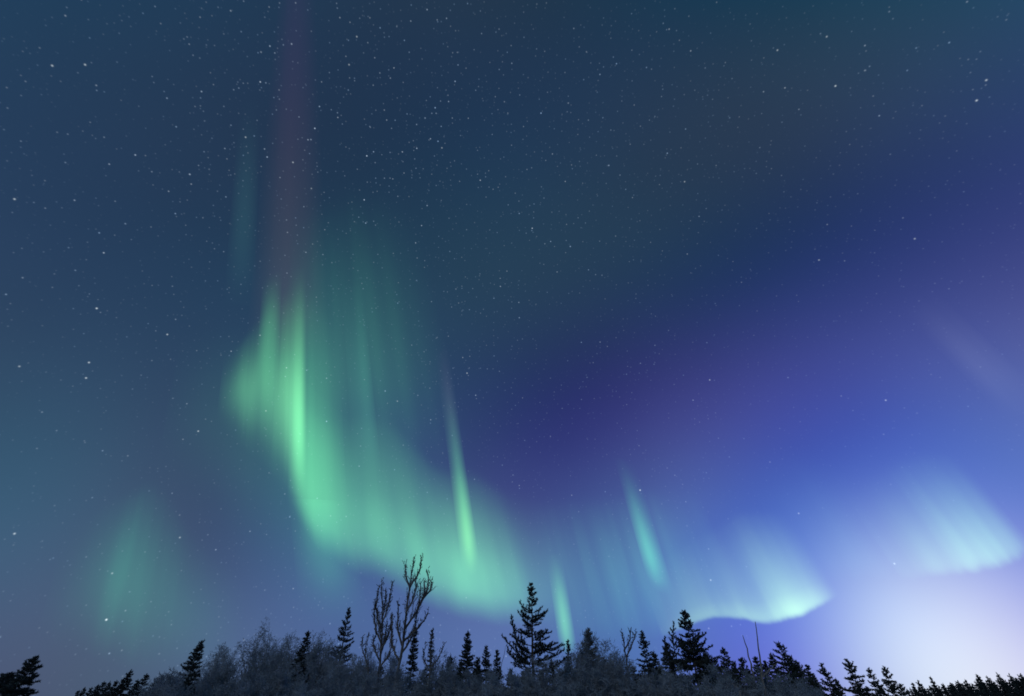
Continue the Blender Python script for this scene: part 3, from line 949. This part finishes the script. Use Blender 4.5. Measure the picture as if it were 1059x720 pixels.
def bush_meshes(h, wid, px, seed, fine):
    """a many-stemmed leafless bush: stems, then a haze of frosted twigs"""
    rng = np.random.default_rng(seed)
    st, tw = Wood(), Wood()
    ns = int(7 + 3 * wid)
    for s in range(ns):
        a = rng.random() * 6.28
        rad = wid * .5 * math.sqrt(rng.random())
        tip = np.array([math.cos(a) * rad, math.sin(a) * rad, 0])
        hh = h * (1.0 - .45 * (rad / (wid * .5)) ** 2) * (.80 + .22 * rng.random())
        q = np.linspace(0, 1, 8)
        P = np.column_stack([tip[0] * q ** .8, tip[1] * q ** .8, hh * q]) + rng.normal(0, .03 * h, (8, 3)) * (q * (1 - q) * 2)[:, None]
        r = .014 + .008 * h
        st.tube(P, np.linspace(r, .004, 8), 5)
        twig_spray(tw, P[2:], r * .85, rng, .30 * h, .17 * h / 2, px, 1, .62, .35)
    # fine outer twigs along everything so far
    V = np.concatenate(tw.v).reshape(-1, 6, 3)
    mid = V.mean(1)
    idx = rng.integers(0, len(mid), fine)
    p0 = mid[idx] + rng.normal(0, .02 * h, (fine, 3))
    d = rng.normal(0, 1, (fine, 3)); d[:, 2] = np.abs(d[:, 2]) * .8 + .1
    d /= np.linalg.norm(d, axis=1)[:, None]
    L = (.05 + .09 * rng.random(fine)) * (.6 + .2 * h)
    p1 = p0 + d * L[:, None]
    tw.segs(p0, p1, .0075, .005)
    for f_ in (.35, .6, .8):
        d2 = d + rng.normal(0, .6, (fine, 3))
        b0 = p0 + d * (L * f_)[:, None]
        tw.segs(b0, b0 + d2 * (L * .4)[:, None], .005, .0035)
    return st.mesh("stems", True), tw.mesh("twigs")


BUSH = "frosty leafless bushes under the tree line"
bush_n = [0]


def plant_bush(label, px, py, wpx, y, fine=3500, mat=None, group=BUSH):
    top = at(px, py, y)
    z0 = gz(top.x, y)
    root = empty("frosty_bush", (top.x, y, z0), 0)
    size = (EYE - top).length / FPX
    bush_n[0] += 1
    a, b = bush_meshes((top.z - z0) * 1.02, wpx * size, size, 200 + bush_n[0], fine)
    link_mesh("stems", a, M_TWIG, root)
    link_mesh("twigs", b, mat or M_FROST, root)
    return tag(root, label, "bush", group)


plant_bush("wispy frosty bush behind the wide bush, left of the thin dark spruce tip", 303, 658, 38, 33, 2500)
plant_bush("narrow frosty bush right behind the thin dark spruce tip", 331, 664, 38, 33)
plant_bush("frosty bush between the knobby narrow spruce and the shorter bare tree", 374, 676, 40, 31)
plant_bush("low frosty bush between the two bare trees", 406, 686, 40, 30)
plant_bush("frosty bush right of the bare sapling beside the taller bare tree", 456, 684, 36, 31)
FRONT = "low frosted bush in the front row along the bottom edge"
FG = "low frosted bushes in the front row"
B1 = plant_bush("low leftmost frosty bush, beside the pointed spruce at the left end", 188, 696, 48, 31)
plant_bush("frosty bush just right of the pointed spruce at the left end", 230, 676, 44, 31)
plant_bush("round-topped frosty bush, second right of the pointed spruce at the left end", 250, 670, 50, 30)
plant_bush("tallest frosty bush of the left clump, with a spreading crown", 287, 652, 60, 31, 4500)
plant_bush("wide frosty bush around the thin dark spruce tip", 315, 664, 56, 30, 4000)
plant_bush("frosty bush filling the left side of the knobby narrow spruce", 342, 670, 46, 29)
plant_bush("short frosty bush at the foot of the knobby narrow spruce", 368, 682, 44, 27)
plant_bush("pale frosty bush wrapped round the frost-covered spruce on its left side", 598, 662, 36, 29, 6000)
plant_bush("pale frosty bush on the right side of the frost-covered spruce", 621, 664, 38, 29.5, 5500)
plant_bush("round low frosty bush between the frost-covered spruce and the looped sapling", 636, 682, 36, 28)
plant_bush("frosty bush at the foot of the double-topped spruce", 690, 698, 64, 22, 4000)
plant_bush("frosty bush climbing the trunk of the tallest spruce", 556, 684, 44, 23.5, 3500)
front_src = []
for i, (x, y, w, d) in enumerate([(420, 698, 60, 22), (650, 703, 62, 21), (520, 702, 60, 20)]):
    front_src.append((plant_bush(FRONT, x, y, w, d, 5000, group=FG), at(x, y, d).z))
rngf = random.Random(3)
for i, (x, y) in enumerate([(205, 706), (240, 703), (280, 700), (318, 702), (352, 702), (388, 703), (452, 700), (486, 703), (548, 704), (585, 696), (617, 692),
                            (680, 704), (712, 704), (742, 702), (770, 706), (800, 704), (828, 708), (180, 702), (604, 700), (728, 700), (815, 705), (640, 699), (664, 702), (703, 702), (757, 703), (787, 704), (500, 700), (470, 700)]):
    d = rngf.uniform(18.5, 23)
    p = at(x, y, d); z0 = gz(p.x, d)
    src, zt = front_src[i % 3]
    copy_tree(src, (p.x, d, z0), rngf.uniform(0, 6.28), (p.z - z0) / (zt - src.location.z))
